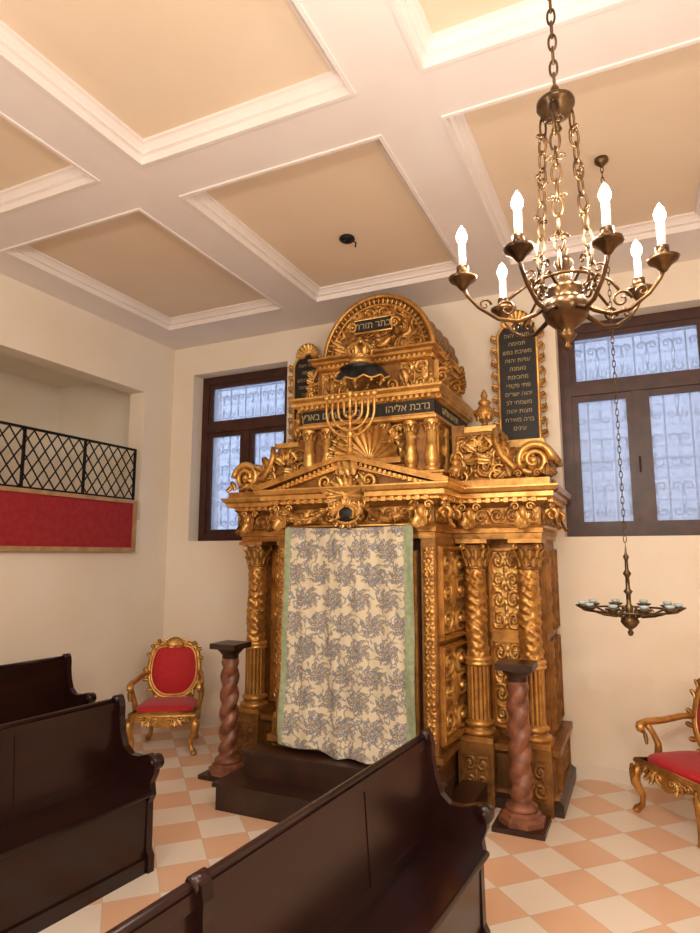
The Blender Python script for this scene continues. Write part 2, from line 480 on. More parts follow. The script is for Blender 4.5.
# ------------------------------------------------------------------ gallery parapet + railing
M_trim=simple('trim_gilt_beige',srgb(190,156,118),srgb(166,128,88),0.5,0.1,10)
root=empty('balcony_parapet',(XL+0.03,2.0,1.7))
m=MB(); px0,px1=XL-0.0,XL+0.045
m.bx(px0,px1,-1.3,4.64,1.72,2.15,0)
m.bx(px0,px1+.02,-1.3,4.68,1.68,1.72,1); m.bx(px0,px1+.02,-1.3,4.68,2.15,2.185,1); m.bx(px0,px1+.02,4.64,4.68,1.72,2.15,1)
m.build('panel',[M_damask,M_trim],root)
m=MB(); xr=XL+0.02; z0,z1=2.185,2.70
m.bx(xr-.012,xr+.012,-1.3,4.66,z1-.02,z1); m.bx(xr-.008,xr+.008,-1.3,4.66,z0,z0+.02)
yy=4.66
while yy>-1.3:
    m.bx(xr-.01,xr+.01,yy-.01,yy+.01,z0,z1); yy-=0.62
st=0.115; n=int(5.9/st)
def clip(a,b):
    (ya,za),(yb,zb)=a,b
    lo,hi=-1.3,4.66
    if max(ya,yb)<=lo or min(ya,yb)>=hi: return None
    def at(y): return za+(zb-za)*(y-ya)/(yb-ya)
    A=(ya,za);B=(yb,zb)
    if A[0]>hi: A=(hi,at(hi))
    if B[0]>hi: B=(hi,at(hi))
    if A[0]<lo: A=(lo,at(lo))
    if B[0]<lo: B=(lo,at(lo))
    return A,B
for i in range(-8,n+1):
    y=4.66-i*st
    for sg in (1,-1):
        p0=(y,z0+.02); p1=(y-st*3,z1-.02)
        if sg<0: p0,p1=(y-st*3,z0+.02),(y,z1-.02)
        c=clip(p0,p1)
        if c: m.tube([(xr,c[0][0],c[0][1]),(xr,c[1][0],c[1][1])],0.007,5)
m.build('railing',[M_iron],root)

# ------------------------------------------------------------------ TORAH ARK
cx=-1.82
ark=empty('torah_ark',(cx,4.7,0))
O=(cx,4.7,0)
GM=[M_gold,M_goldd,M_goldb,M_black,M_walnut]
def newm():
    m=MB(); m.M=Matrix.Translation((cx,0,0)); return m
def plan(w,yw,c,yc,yb=5.18):
    return [(-w,yb),(-w,yw),(-c,yw),(-c,yc),(c,yc),(c,yw),(w,yw),(w,yb)]
m=newm()
m.sweep(plan(1.24,4.42,0.60,3.96),[(0.05,0),(0.05,0.07),(0.02,0.09),(0,0.11),(0,0.33),(0.02,0.35),(0.04,0.36),(0.04,0.40)],
   mats=[4,4,1,1,1,0,1],mat=1)
for sx in (-1,1):
    for xx in (0.74,1.11):
        m.bx(sx*xx-.12,sx*xx+.12,4.34,4.45,0.0,0.40,1)
        rpanel(m,T(sx*xx,4.338,0.10),0.17,0.22,0.010,0.12,True,1,0.012,1)
    rpanel(m,T(sx*1.245,4.80,0.12,rz=sx*pi/2),0.55,0.2,0.015,0.2,False,1,0.015,1)
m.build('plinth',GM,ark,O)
# body
m=newm()
m.bx(-1.20,1.20,4.62,5.18,0.40,1.76,1)
m.bx(-0.56,0.56,4.02,5.18,0.40,1.76,4)
for sx in (-1,1):
    m.bx(sx*.55-.05,sx*.55+.05,3.97,4.03,0.40,1.76,1)
    rpanel(m,T(sx*0.55,3.968,0.46),0.075,1.24,0.016,0.09,True,0)
    x0,y0=0.585,3.99; x1,y1=0.645,4.60
    a=math.atan2(y1-y0,x1-x0)
    L=math.hypot(x1-x0,y1-y0)
    Ms=T(0,0,0,s=(sx,1,1))@T((x0+x1)/2,(y0+y1)/2,0,rz=a)
    m.bx(-L/2,L/2,0,0.05,0.40,1.76,1,Ms)
    for z,h in ((0.47,0.56),(1.12,0.56)):
        rpanel(m,Ms@T(0,0,z),L-.12,h,0.03,0.19,True,2,0.03,0,seed=3)
        m.ball((0,0,z+h/2),0.07,2,(1,.4,1.6),M=Ms)
    rpanel(m,T(sx*0.925,4.615,0.47),0.20,0.56,0.02,0.14,True,2,0.02,0)
    rpanel(m,T(sx*0.925,4.615,1.12),0.20,0.56,0.02,0.14,True,2,0.02,0)
    m.bx(sx*.925-.11,sx*.925+.11,4.60,4.62,1.045,1.10,0)
    for yy in (4.76,5.02):
        rpanel(m,T(sx*1.205,yy,0.47,rz=sx*pi/2),0.17,0.56,0.018,0.14,True,0,0.018,1)
        rpanel(m,T(sx*1.205,yy,1.12,rz=sx*pi/2),0.17,0.56,0.018,0.14,True,0,0.018,1)
for sx in (-1,1):
    rpanel(m,T(sx*0.25,4.015,0.5),0.36,1.15,0.02,0.2,True,1,0.03,0)
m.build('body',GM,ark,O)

def column(m,x,y,z0,z1,R=0.08):
    m.bx(x-R*1.45,x+R*1.45,y-R*1.45,y+R*1.45,z0,z0+0.035,0)
    m.lathe([(R*1.4,0),(R*1.45,.015),(R*1.4,.03),(R*1.12,.04),(R*1.1,.055),(R*1.25,.065),(R*1.25,.08),(R*1.05,.09),(R,.1)],(x,y,z0+.035),24,0)
    za,zb=z0+0.13,z1-0.21; zm=za+(zb-za)*0.36
    def lo(u,v):
        a=u*2*pi; r=R*(1-0.14*max(0,cos(a*14))**0.5); z=za+(zm-za)*v
        return (x+r*cos(a),y+r*sin(a),z)
    m.grid(lo,112,6,0,True,True)
    m.lathe([(R,0),(R*1.18,.008),(R*1.22,.02),(R*1.05,.03),(R*1.2,.04),(R*1.18,.055),(R,.065)],(x,y,zm-.01),24,2)
    def up(u,v):
        a=u*2*pi; z=zm+(zb-zm)*v; R0=R*(0.98-0.08*v)
        h=z-zm
        s1=math.cos(a-h*13+1.2*sin(h*22)); s2=math.cos(4*a+h*45)*math.cos(h*62+a); s3=math.cos(5*a-h*40)*math.sin(h*48+2*a)
        d=max(0,s1)**1.5*0.05+max(0,s2)**.6*0.12+max(0,s3)**.7*.09
        r=R0*(0.91+d)
        return (x+r*cos(a),y+r*sin(a),z)
    m.grid(up,72,130,0,True,True)
    m.lathe([(R*.88,0),(R*1.05,.008),(R*.9,.02),(R*.86,.03),(R*.86,.1),(R*1.15,.17)],(x,y,zb),20,1)
    for row,(n,zz,L,rr) in enumerate(((10,0.02,0.085,0.90),(10,0.065,0.1,0.95))):
        for i in range(n):
            a=2*pi*(i+0.5*row)/n
            m.leaf(T(x,y,zb+zz,rz=a)@T(0,-R*rr,0),L,0.055,0.04,2)
    for k in range(4):
        a=pi/4+k*pi/2
        m.scroll(T(x,y,zb+.155,rz=a)@T(0,-R*1.25,0)@T(rz=pi/2),0.026,1.3,0.009,2,n=14)
    m.bx(x-R*1.4,x+R*1.4,y-R*1.4,y+R*1.4,z1-.028,z1,0)
m=newm()
for sx in (-1,1):
    for xx in (0.74,1.11): column(m,sx*xx,4.47,0.40,1.76)
m.build('columns',GM,ark,O)

# entablature
m=newm()
P=plan(1.22,4.40,0.60,3.96)
m.sweep(P,[(0,1.76),(0,1.80),(0.012,1.805),(0.012,1.835),(0.03,1.85),(0.0,1.86),(0.0,1.98),(0.02,1.985),(0.035,2.0),(0.05,2.02),(0.05,2.035),(0.10,2.045),(0.10,2.075),(0.12,2.085),(0.135,2.11),(0.135,2.12)],
  mats=[0,0,0,2,0,1,1,1,1,2,2,2,0,2,2],mat=0)
for sx in (-1,1):
    rpanel(m,T(sx*0.925,4.40,1.865),0.56,0.11,0.022,0.11,False,0)
    rpanel(m,T(sx*0.602,4.18,1.865,rz=sx*pi/2),0.42,0.11,0.022,0.11,False,0)
    rpanel(m,T(sx*1.222,4.79,1.865,rz=sx*pi/2),0.7,0.11,0.022,0.11,False,0)
rpanel(m,T(0,3.96,1.865),1.16,0.11,0.022,0.11,True,0)
def dent(p,q,z0,z1,out,d=0.03,gap=0.028,mat=2):
    p=Vector(p);q=Vector(q);L=(q-p).length;dr=(q-p).normalized()
    n=int(L/(d+gap))
    for i in range(n):
        c=p+dr*((i+.5)*L/n)
        M=Matrix.Translation((c.x,c.y,0))@Matrix.Rotation(math.atan2(dr.y,dr.x),4,'Z')
        m.bx(-d/2,d/2,-out,0,z0,z1,mat,M)
for i in range(len(P)-1): dent(P[i],P[i+1],2.012,2.044,0.082)
def corbel(m,x,y,z,rz=0,s=1.0):
    B=T(x,y,z,rz=rz,s=s)
    m.scroll(B@T(0,-0.05,0,rz=pi/2),0.045,1.4,0.02,2,n=18)
    for a in (-.5,0,.5): m.leaf(B@T(a*0.06,-0.07,0.02)@T(rx=pi,ry=a*1.0),0.17,0.08,-0.05,2)
    for a in (-1,1): m.scroll(B@T(a*0.05,-0.05,0.05,s=(a,1,1)),0.03,1.3,0.01,2,n=14)
for sx in (-1,1):
    corbel(m,sx*0.53,3.95,1.93); corbel(m,sx*0.61,4.02,1.93,rz=sx*pi/2)
    corbel(m,sx*0.74,4.39,1.93); corbel(m,sx*1.11,4.39,1.93)
    corbel(m,sx*1.23,4.5,1.93,rz=sx*pi/2); corbel(m,sx*1.23,4.95,1.93,rz=sx*pi/2)
    corbel(m,sx*0.61,4.3,1.93,rz=sx*pi/2,s=.9)
m.build('entablature',GM,ark,O)

# pediment with cartouche
m=newm()
yf=3.83
for sx in (-1,1):
    S=T(0,0,0,s=(sx,1,1))
    m.prism([(0.74,2.12),(0.74,2.145),(0.06,2.325),(0.0,2.325),(0.0,2.295),(0.05,2.295),(0.66,2.12)],yf-.02,4.2,0,S)
    m.prism([(0.62,2.12),(0.05,2.275),(0.0,2.275),(0,2.25),(0.04,2.25),(0.52,2.12)],yf+.03,4.15,2,S)
    for i in range(14):
        q=i/13; x=0.09+q*0.46; z=2.262-q*0.155
        m.bx(x-.010,x+.010,yf-.0,yf+.05,z-.0,z+.022,2,S)
m.prism([(-0.6,2.12),(0.6,2.12),(0,2.29)],yf+.08,4.12,1)
foliage(m,T(0,yf+.08,2.18),0.5,0.08,8,0.05,2,seed=4)
foliage(m,T(0,3.88,2.09),0.34,0.22,18,0.085,2,seed=11)
for i in range(9):
    a=(i-4)*.42; m.leaf(T(0,3.86,2.06)@Matrix.Rotation(a,4,'Y')@T(0,0,.02),.15,.06,.03,2)
m.ball((0,3.88,1.93),0.065,3,(1.35,.5,0.85),16)
def ring(c,rx,rz,n=28): return [(c[0]+rx*cos(2*pi*i/n),c[1],c[2]+rz*sin(2*pi*i/n)) for i in range(n)]
m.tube(ring((0,3.865,1.93),0.095,0.064),0.011,8,2,closed=True)
for i in range(14):
    a=2*pi*i/14; m.leaf(T(0.10*cos(a),3.87,1.93+0.068*sin(a))@Matrix.Rotation(pi/2-a,4,'Y'),0.05,0.04,0.02,2)
for sx in (-1,1):
    pts=[(sx*(0.12+0.4*q),3.88-.02*sin(pi*q),1.99-0.10*sin(pi*q)) for q in [i/12 for i in range(13)]]
    m.tube(pts,[0.014+0.012*sin(pi*i/12) for i in range(13)],8,0)
    for p in pts[1:-1]:
        m.leaf(T(p[0],p[1]-.015,p[2])@Matrix.Rotation(random.uniform(-1,1)+pi*.5*sx,4,'Y'),0.055,0.04,0.03,0)
m.build('pediment',GM,ark,O)

# attic
m=newm()
def P3(w,yf,yb=5.16): return [(-w,yb),(-w,yf),(w,yf),(w,yb)]
m.sweep(P3(0.60,4.17),[(0.03,2.12),(0.03,2.16),(0.0,2.17),(0,2.22),(0.02,2.225),(0.02,2.24)],mat=0)
m.bx(-.5,.5,4.28,5.16,2.22,2.64,1)
for sx in (-1,1):
    for xx,yy in ((0.5,4.25),(0.34,4.25)):
        m.lathe([(0.055,0),(0.055,.03),(0.035,.045),(0.045,.06),(0.05,.12),(0.038,.17),(0.045,.19),(0.036,.2),(0.04,.31),(0.036,.315),(0.055,.36),(0.06,.4)],(sx*xx,yy,2.24),14,2)
        for i in range(8): m.leaf(T(sx*xx,yy,2.54,rz=i*pi/4)@T(0,-.035,0),0.07,0.04,0.03,2)
    for k in (0.16,0.42,0.68):
        rpanel(m,T(sx*0.505,4.28+k,2.27,rz=sx*pi/2),0.2,0.33,0.02,0.15,True,0,0.02,2)
def shell(u,v):
    a=pi*u; r=0.235*v+0.02
    rid=0.5+0.5*cos(a*22)
    return (r*cos(a)*(1+.03*rid*v),4.275-0.09*v*v+0.02*rid*v,2.36+r*sin(a)*(1+.05*rid*v))
m.grid(shell,150,14,2,True)
m.tube([(0.27*cos(pi*i/24),4.25,2.36+0.27*sin(pi*i/24)) for i in range(25)],0.018,8,2)
m.bx(-.28,.28,4.2,4.29,2.32,2.36,0)
for i in range(15):
    a=pi*(i+.5)/15; m.leaf(T(0.27*cos(a),4.235,2.36+0.27*sin(a))@Matrix.Rotation(pi/2-a,4,'Y'),0.07,0.055,0.03,2)
foliage(m,T(0,4.24,2.55),0.9,0.14,10,0.06,2,seed=8)
m.sweep(P3(0.54,4.2),[(0.0,2.62),(0.02,2.63),(0.02,2.65),(0,2.66),(0,2.67),(0,2.765),(0.015,2.77),(0.03,2.79),(0.06,2.80),(0.06,2.825),(0.085,2.845),(0.085,2.86)],mats=[2,2,2,0,3,2,2,2,2,2,2],mat=0)
P=P3(.54,4.2)
for i in range(3): dent(P[i],P[i+1],2.772,2.80,0.05,0.022,0.022)
m.bx(-.48,.48,4.36,5.16,2.86,3.14,1)
for sx in (-1,1):
    rpanel(m,T(sx*0.485,4.76,2.89,rz=sx*pi/2),0.66,0.22,0.02,0.2,False,0,0.015,2)
    rpanel(m,T(sx*0.34,4.355,2.88),0.22,0.24,0.02,0.14,True,2)
m.sweep(P3(0.46,4.34),[(0.0,3.12),(0.02,3.13),(0.02,3.15),(0.05,3.17),(0.05,3.19),(0.075,3.205),(0.075,3.22)],mat=0)
P=P3(.46,4.34)
for i in range(3): dent(P[i],P[i+1],3.135,3.165,0.035,0.02,0.02)
foliage(m,T(0,4.26,2.97),0.8,0.16,10,0.07,0,seed=21)
m.build('attic',GM,ark,O)

# vaulted crest
m=newm()
R=0.47; zb=3.22; hz=0.51
def arc(a,r=1.0): return (R*r*cos(a),zb+hz*r*sin(a))
out=[arc(pi*i/36) for i in range(37)]
m.prism(out,4.46,5.16,1)
def vault(u,v):
    a=pi*(1-u); y=4.46+0.70*v
    s1=abs(math.sin(a*14+v*11)); s2=abs(math.sin(a*14-v*11))
    d=0.014*min(s1,s2)**0.5+0.006*(s1*s2)
    r=1.0+d*2
    return (R*r*cos(a),y,zb+hz*r*sin(a))
m.grid(vault,200,56,1,True)
for r_,y_,th_,mt in ((1.0,4.45,0.022,0),(0.86,4.445,0.012,0)):
    m.tube([(R*r_*cos(pi*i/40),y_,zb+hz*r_*sin(pi*i/40)) for i in range(41)],th_,8,mt)
for i in range(34):
    a=pi*(i+.5)/34
    m.leaf(T(R*.92*cos(a),4.44,zb+hz*.92*sin(a))@Matrix.Rotation(pi/2-a,4,'Y')@T(0,0,-.025),0.05,0.036,0.012,0)
U,V,H=relief(0.82,0.44,130,72,0.15,True,5)
nu,nv=130,72
P_=np.stack([U-0.41,4.455-H*0.03,V+zb],-1).reshape(-1,3)
F=[]
for j in range(nv-1):
    for i in range(nu-1):
        x=P_[j*nu+i][0]; z=P_[j*nu+i][2]-zb
        if (x/0.41)**2+(z/0.44)**2<0.97: F.append((j*nu+i,j*nu+i+1,(j+1)*nu+i+1,(j+1)*nu+i))
m.add(P_,F,0,True)
foliage(m,T(0,4.42,3.38),0.7,0.26,16,0.08,0,seed=31,inside=lambda x,z:(x/0.4)**2+((z+.15)/0.42)**2<0.7)
m.bx(-.15,.15,4.36,4.40,3.42,3.51,3)
m.tube([(-.16,4.37,3.41),(.16,4.37,3.41),(.16,4.37,3.52),(-.16,4.37,3.52)],0.010,6,2,closed=True)
for sx in (-1,1): m.scroll(T(sx*.18,4.37,3.46,s=(sx,1,1)),0.045,1.5,0.012,2,n=20)
for sx in (-1,1):
    S=T(0,0,0,s=(sx,1,1))
    for yy in (4.45,4.85):
        m.scroll(S@T(0.53,yy,3.0,rz=0),0.07,1.6,0.022,0,tail=0.0,n=26)
        m.tube([(0.46,yy,3.22),(0.53,yy,3.18),(0.58,yy,3.12),(0.60,yy,3.02)],[.018,.024,.026,.022],8,0,M=S)
        for k in range(4): m.leaf(S@T(0.56,yy-.02,3.12-.05*k,ry=0.9+0.3*k),0.08,0.05,0.03,2)
m.build('dome',GM,ark,O)

# crown with dark lambrequin
m=newm()
m.M=m.M@T(0,4.12,2.97)
def lamb(u,v):
    a=pi*u; r=0.15+0.05*v+0.012*cos(a*10)*v
    return (-r*cos(a)*1.1,-r*0.55*sin(a),0.06-0.08*v-0.02*abs(sin(a*5))*v)
m.grid(lamb,80,8,3,True)
m.lathe([(0.0,.10),(0.06,.09),(0.12,.07),(0.16,.06)],(0,0,0),20,3)
m.tube([lamb(i/60,1) for i in range(61)],0.008,6,2)
for i in range(5):
    p=lamb((i+.5)/5,1); m.ball((p[0],p[1],p[2]-.015),0.013,2)
m.lathe([(.08,.09),(.085,.12),(.075,.125),(.075,.15),(.085,.155)],(0,0,0),20,2)
for i in range(8):
    a=2*pi*i/8
    m.leaf(T(0,0,.15,rz=a)@T(0,-.078,0),.08,.05,.03,2)
    m.tube([(0.08*cos(a),.08*sin(a),.15),(.10*cos(a),.1*sin(a),.21),(.05*cos(a),.05*sin(a),.26),(0,0,.25)],.007,6,2)
m.ball((0,0,.275),.022,2)
m.build('crown',GM,ark,O)

# wing scrolls, pedestals, urns
m=newm()
for sx in (-1,1):
    S=T(0,0,0,s=(sx,1,1))
    o=[(0.60,2.12),(1.30,2.12),(1.30,2.17),(1.12,2.19),(1.04,2.24),(0.98,2.32),(0.93,2.42),(0.92,2.5),(0.90,2.54),(0.70,2.54),(0.70,2.60),(0.60,2.60)]
    m.prism(o,4.44,4.85,1,S)
    m.bx(0.60,1.30,4.30,4.44,2.12,2.17,0,S)
    m.bx(0.70,0.93,4.42,4.88,2.54,2.58,2,S)
    for yy in (4.40,4.62,4.80):
        m.scroll(S@T(1.19,yy,2.30),0.125,1.9,0.03,0 if yy>4.5 else 2,n=40)
        m.tube([(0.93,yy,2.55),(0.93,yy,2.45),(0.97,yy,2.35),(1.04,yy,2.27),(1.06,yy,2.22)],[.02,.03,.035,.035,.03],8,0,M=S)
    m.lathe([(0.0,0),(0.105,0.0),(0.105,.38),(0,.38)],(0,0,0),24,1,M=S@T(1.19,4.42,2.30,rx=-pi/2))
    rpanel(m,S@T(0.77,4.435,2.2),0.28,0.32,0.03,0.16,True,0)
    foliage(m,S@T(0.95,4.40,2.28),0.5,0.24,12,0.08,0,seed=41,sym=False)
    foliage(m,S@T(0.80,4.40,2.32),0.34,0.36,10,0.08,2,seed=43)
    foliage(m,S@T(1.15,4.36,2.2),0.3,0.16,8,0.06,0,seed=44)
    rpanel(m,S@T(1.305,4.62,2.125,rz=pi/2),0.36,0.05,0.01,0.05,False,2)
    for ux,uy,uz,us in ((0.81,4.62,2.58,1.0),(0.50,4.27,2.86,0.5),(0.66,4.3,2.14,0.75)):
        m.lathe([(0.06,0),(.06,.02),(.03,.035),(.02,.06),(.045,.08),(.07,.12),(.075,.155),(.05,.18),(.035,.2),(.05,.215),(.045,.23),(.02,.245),(.028,.275),(.018,.3),(0,.33)],(0,0,0),18,0,M=S@T(ux,uy,uz,s=us))
        for i in range(8): m.leaf(S@T(ux,uy,uz+.08*us,rz=i*pi/4,s=us)@T(0,-.05,0),.08,.045,.03,2)
m.build('wing_scrolls',GM,ark,O)

# menorah
m=newm(); m.M=m.M@T(0,3.93,2.31)
m.lathe([(0.09,0),(.09,.02),(.05,.035),(.02,.06),(.028,.08),(.012,.1),(.012,.17),(.03,.19),(.012,.21),(.012,.3),(.024,.315),(.01,.33),(.01,.46),(.022,.475),(.024,.5),(.0,.5)],(0,0,0),14,2)
for k in range(1,5):
    r=0.047*k
    for sg in (1,-1):
        pts=[(sg*r*sin(a),0,0.36-r*1.0*cos(a)+0.0) for a in [pi/2*i/10 for i in range(11)]]
        pts+=[(sg*r,0,0.36+.05),(sg*r,0,0.36+.09)]
        m.tube(pts,0.0095,7,2)
        m.lathe([(.009,0),(.02,.012),(.023,.035),(.0,.035)],(sg*r,0,0.45),10,2)
        m.ball((sg*r*.7,0,0.36-r*.7),.014,2,n=8)
m.build('menorah',GM,ark,O)

# wall tablets
for k,sx in enumerate((1,-1)):
    m=newm(); m.M=m.M@T(sx*0.99,5.14,2.58)
    w=0.15
    top=0.88
    arch=[(-w,0),(w,0),(w,top)]+[(w*cos(a),top+0.13*sin(a)) for a in [pi*i/12 for i in range(1,12)]]+[(-w,top)]
    m.prism(arch,-.03,.04,3)
    m.tube([(x*1.06,-.03,z) for x,z in arch],.013,7,2,closed=True)
    for sg in (1,-1):
        for i in range(9):
            z=.04+i*.105
            m.scroll(T(sg*(w+.035),-.02,z,s=(sg,1,1 if i%2 else -1)),.03,1.3,.010,0,tail=.05,n=14)
            m.leaf(T(sg*(w+.01),-.03,z,ry=sg*1.2),.07,.04,.02,2)
    for i in range(9):
        a=-1.4+2.8*i/8
        m.leaf(T(0,-.03,top+.10)@Matrix.Rotation(a,4,'Y')@T(0,0,.03),.12,.07,.03,2)
    m.scroll(T(.06,-.03,top+.14),.04,1.3,.012,2); m.scroll(T(-.06,-.03,top+.14,s=(-1,1,1)),.04,1.3,.012,2)
    m.prism([(-.2,-.06),(.2,-.06),(.18,0),(-.18,0)],-.06,.04,2)
    m.build('inscription_tablet_'+('a','b')[k],GM,ark,O)
lines=["תורת יהוה","תמימה","משיבת נפש","עדות יהוה","נאמנה","מחכימת","פתי פקודי","יהוה ישרים","משמחי לב","מצות יהוה","ברה מאירת","עינים"]
try:
    for sx in (1,-1):
        for i,l in enumerate(lines):
            textobj('inscription_line',l,0.05,T(cx+sx*0.99,5.105,3.47-i*0.072,rx=pi/2),M_ltr,ark)
    textobj('crest_inscription','כתר תורה',0.075,T(cx,4.355,3.46,rx=pi/2),M_ltr,ark)
    textobj('frieze_inscription_left','ונתתי שלום בארץ',0.075,T(cx-.28,4.196,2.717,rx=pi/2),M_ltr,ark)
    textobj('frieze_inscription_right','נדבת אליהו',0.075,T(cx+.34,4.196,2.717,rx=pi/2),M_ltr,ark)
    textobj('frieze_inscription_side','אברהם אליהו',0.08,Matrix.Translation((cx+.544,4.62,2.717))@Matrix.Rotation(pi/2,4,'Z')@Matrix.Rotation(pi/2,4,'X'),M_ltr,ark)
except Exception as e: print('text',e)

# curtain
m=newm()
def curt(u,v):
    x=(u-.5)*0.96*(1+0.03*(1-v))
    z=0.37+(1.845-0.37)*v
    if v<0.01: z+=0.012*sin(u*9)+0.01*sin(u*23+1)
    z-=0.02*u*(1-v)
    f=0.011*sin(u*31+1.5*sin(v*3))*(0.3+0.7*(1-v))+0.012*sin(u*13+v*2)+0.004*sin(u*57+v*9)
    y=3.875-f-0.05*(1-v)**2-0.014*sin(v*14+u*3)*(1-v)
    z+=-0.012*sin(pi*u)*v*v
    return (x,y,z)
m.grid(curt,130,70,0,True,matfn=lambda u,v:1 if (u<0.04 or u>0.93) else 0)
def curt2(u,v): 
    p=curt(1-u,v); return (p[0],p[1]+.006,p[2])
m.grid(curt2,130,70,0,True)
m.tube([(-.54,3.885,1.85),(.54,3.885,1.85)],0.008,8,2)
for sx in (-1,1):
    m.bx(sx*.53-.012,sx*.53+.012,3.88,3.97,1.835,1.862,2)
m.build('curtain',[M_curt,M_greenb,M_goldb],ark,O)

# steps
m=newm()
m.bx(-.80,.80,3.56,3.90,0,.145,0); m.bx(-.82,.82,3.54,3.90,.145,.17,0)
m.bx(-.70,.70,3.74,3.90,.17,.31,0); m.bx(-.72,.72,3.72,3.90,.31,.335,0)
m.bx(-.82,-.66,3.90,4.30,0,.17,0); m.bx(.66,.82,3.90,4.30,0,.17,0)
m.build('steps',[M_walnut],ark,O)

# ------------------------------------------------------------------ twisted marble columns
def twisted(x,y,name='twisted_marble_column'):
    m=MB(); m.M=T(x,y,0)
    m.bx(-.155,.155,-.155,.155,0,.03,1)
    m.lathe([(.145,.03),(.145,.06),(.12,.075),(.12,.085),(.10,.10)],(0,0,0),8,0,False,rot=pi/8)
    m.lathe([(.095,.10),(.10,.115),(.095,.13),(.075,.14),(.07,.15)],(0,0,0),24,0)
    z0,z1=.15,.86
    def fn(u,v):
        a=u*2*pi; z=z0+(z1-z0)*v; ph=v*2*pi*2.6
        e=min(1,min(v,1-v)/0.05)
        r=.060+.020*abs(cos(a-ph))**1.3*e-.006*e
        return (r*cos(a),r*sin(a),z)
    m.grid(fn,40,140,0,True,True)
    m.lathe([(.055,.855),(.065,.865),(.06,.88),(.075,.90),(.10,.925),(.105,.935)],(0,0,0),24,1)
    m.bx(-.115,.115,-.115,.115,.935,.975,1)
    m.build(name,[M_marble,M_walnut])
twisted(-2.93,4.12); twisted(-0.755,4.15)

# ------------------------------------------------------------------ benches
def bench(x,y,L,rz,mids=(),dp=1.0):
    m=MB(); m.M=T(x,y,0,rz=rz)@T(s=(dp,1,1))
    out=[(0.03,0),(0.315,0),(0.315,.08),(.295,.11),(.29,.34),(.31,.38),(.30,.44),(.325,.49),(.335,.54),(.315,.575),(.27,.585),(.20,.565),(.13,.565),(.08,.60),(.05,.67),(.035,.75),(.035,.80),(.025,.84),(-.005,.855),(-.04,.84),(-.04,.80),(-.01,.60),(.02,.4),(.03,.1)]
    def end(yc):
        m.prism(out,yc-.02,yc+.02,0)
        m.lathe([(0,0),(.036,0),(.040,.006),(.040,.054),(.036,.06),(0,.06)],(0,0,0),16,0,M=T(.315,yc-.03,.55,rx=-pi/2))
        m.lathe([(0,-.004),(.014,-.004),(.014,.064),(0,.064)],(0,0,0),10,0,M=T(.315,yc-.03,.55,rx=-pi/2))
        m.lathe([(0,0),(.025,0),(.025,.05),(0,.05)],(0,0,0),14,0,M=T(-.01,yc-.025,.835,rx=-pi/2))
    end(-.02)
    end(-L+.02)
    B=T(.02,0,.40,ry=-0.09)
    m.bx(-.012,.012,-L+.04,-.04,-.0,.41,0,B)
    m.bx(-.022,.024,-L+.04,-.04,.385,.425,0,B)
    m.tube([(0,-L+.04,.43),(0,-.04,.43)],.018,10,0,M=B)
    m.bx(-.018,.020,-L+.04,-.04,0,.06,0,B)
    k=.62
    while k<L:
        m.bx(-.014,.016,-k-.006,-k+.006,.06,.385,0,B); k+=1.0
    m.bx(0.0,.325,-L+.04,-.04,.385,.412,0)
    m.tube([(.325,-L+.04,.3985),(.325,-.04,.3985)],.0135,8,0)
    m.bx(.265,.285,-L+.04,-.04,.05,.385,0)
    m.bx(.26,.30,-L+.04,-.04,.0,.07,0)
    m.bx(.02,.04,-L+.04,-.04,.02,.40,0)
    for q in mids:
        end(-q)
    m.build('pew_bench',[M_mahog])
bench(-.93,2.87,3.0,math.radians(-4.6),(1.50,),0.84)
rz=math.radians(-6)
bench(-2.74,2.81,2.6,rz)
bench(-4.25,3.76,1.2,rz)

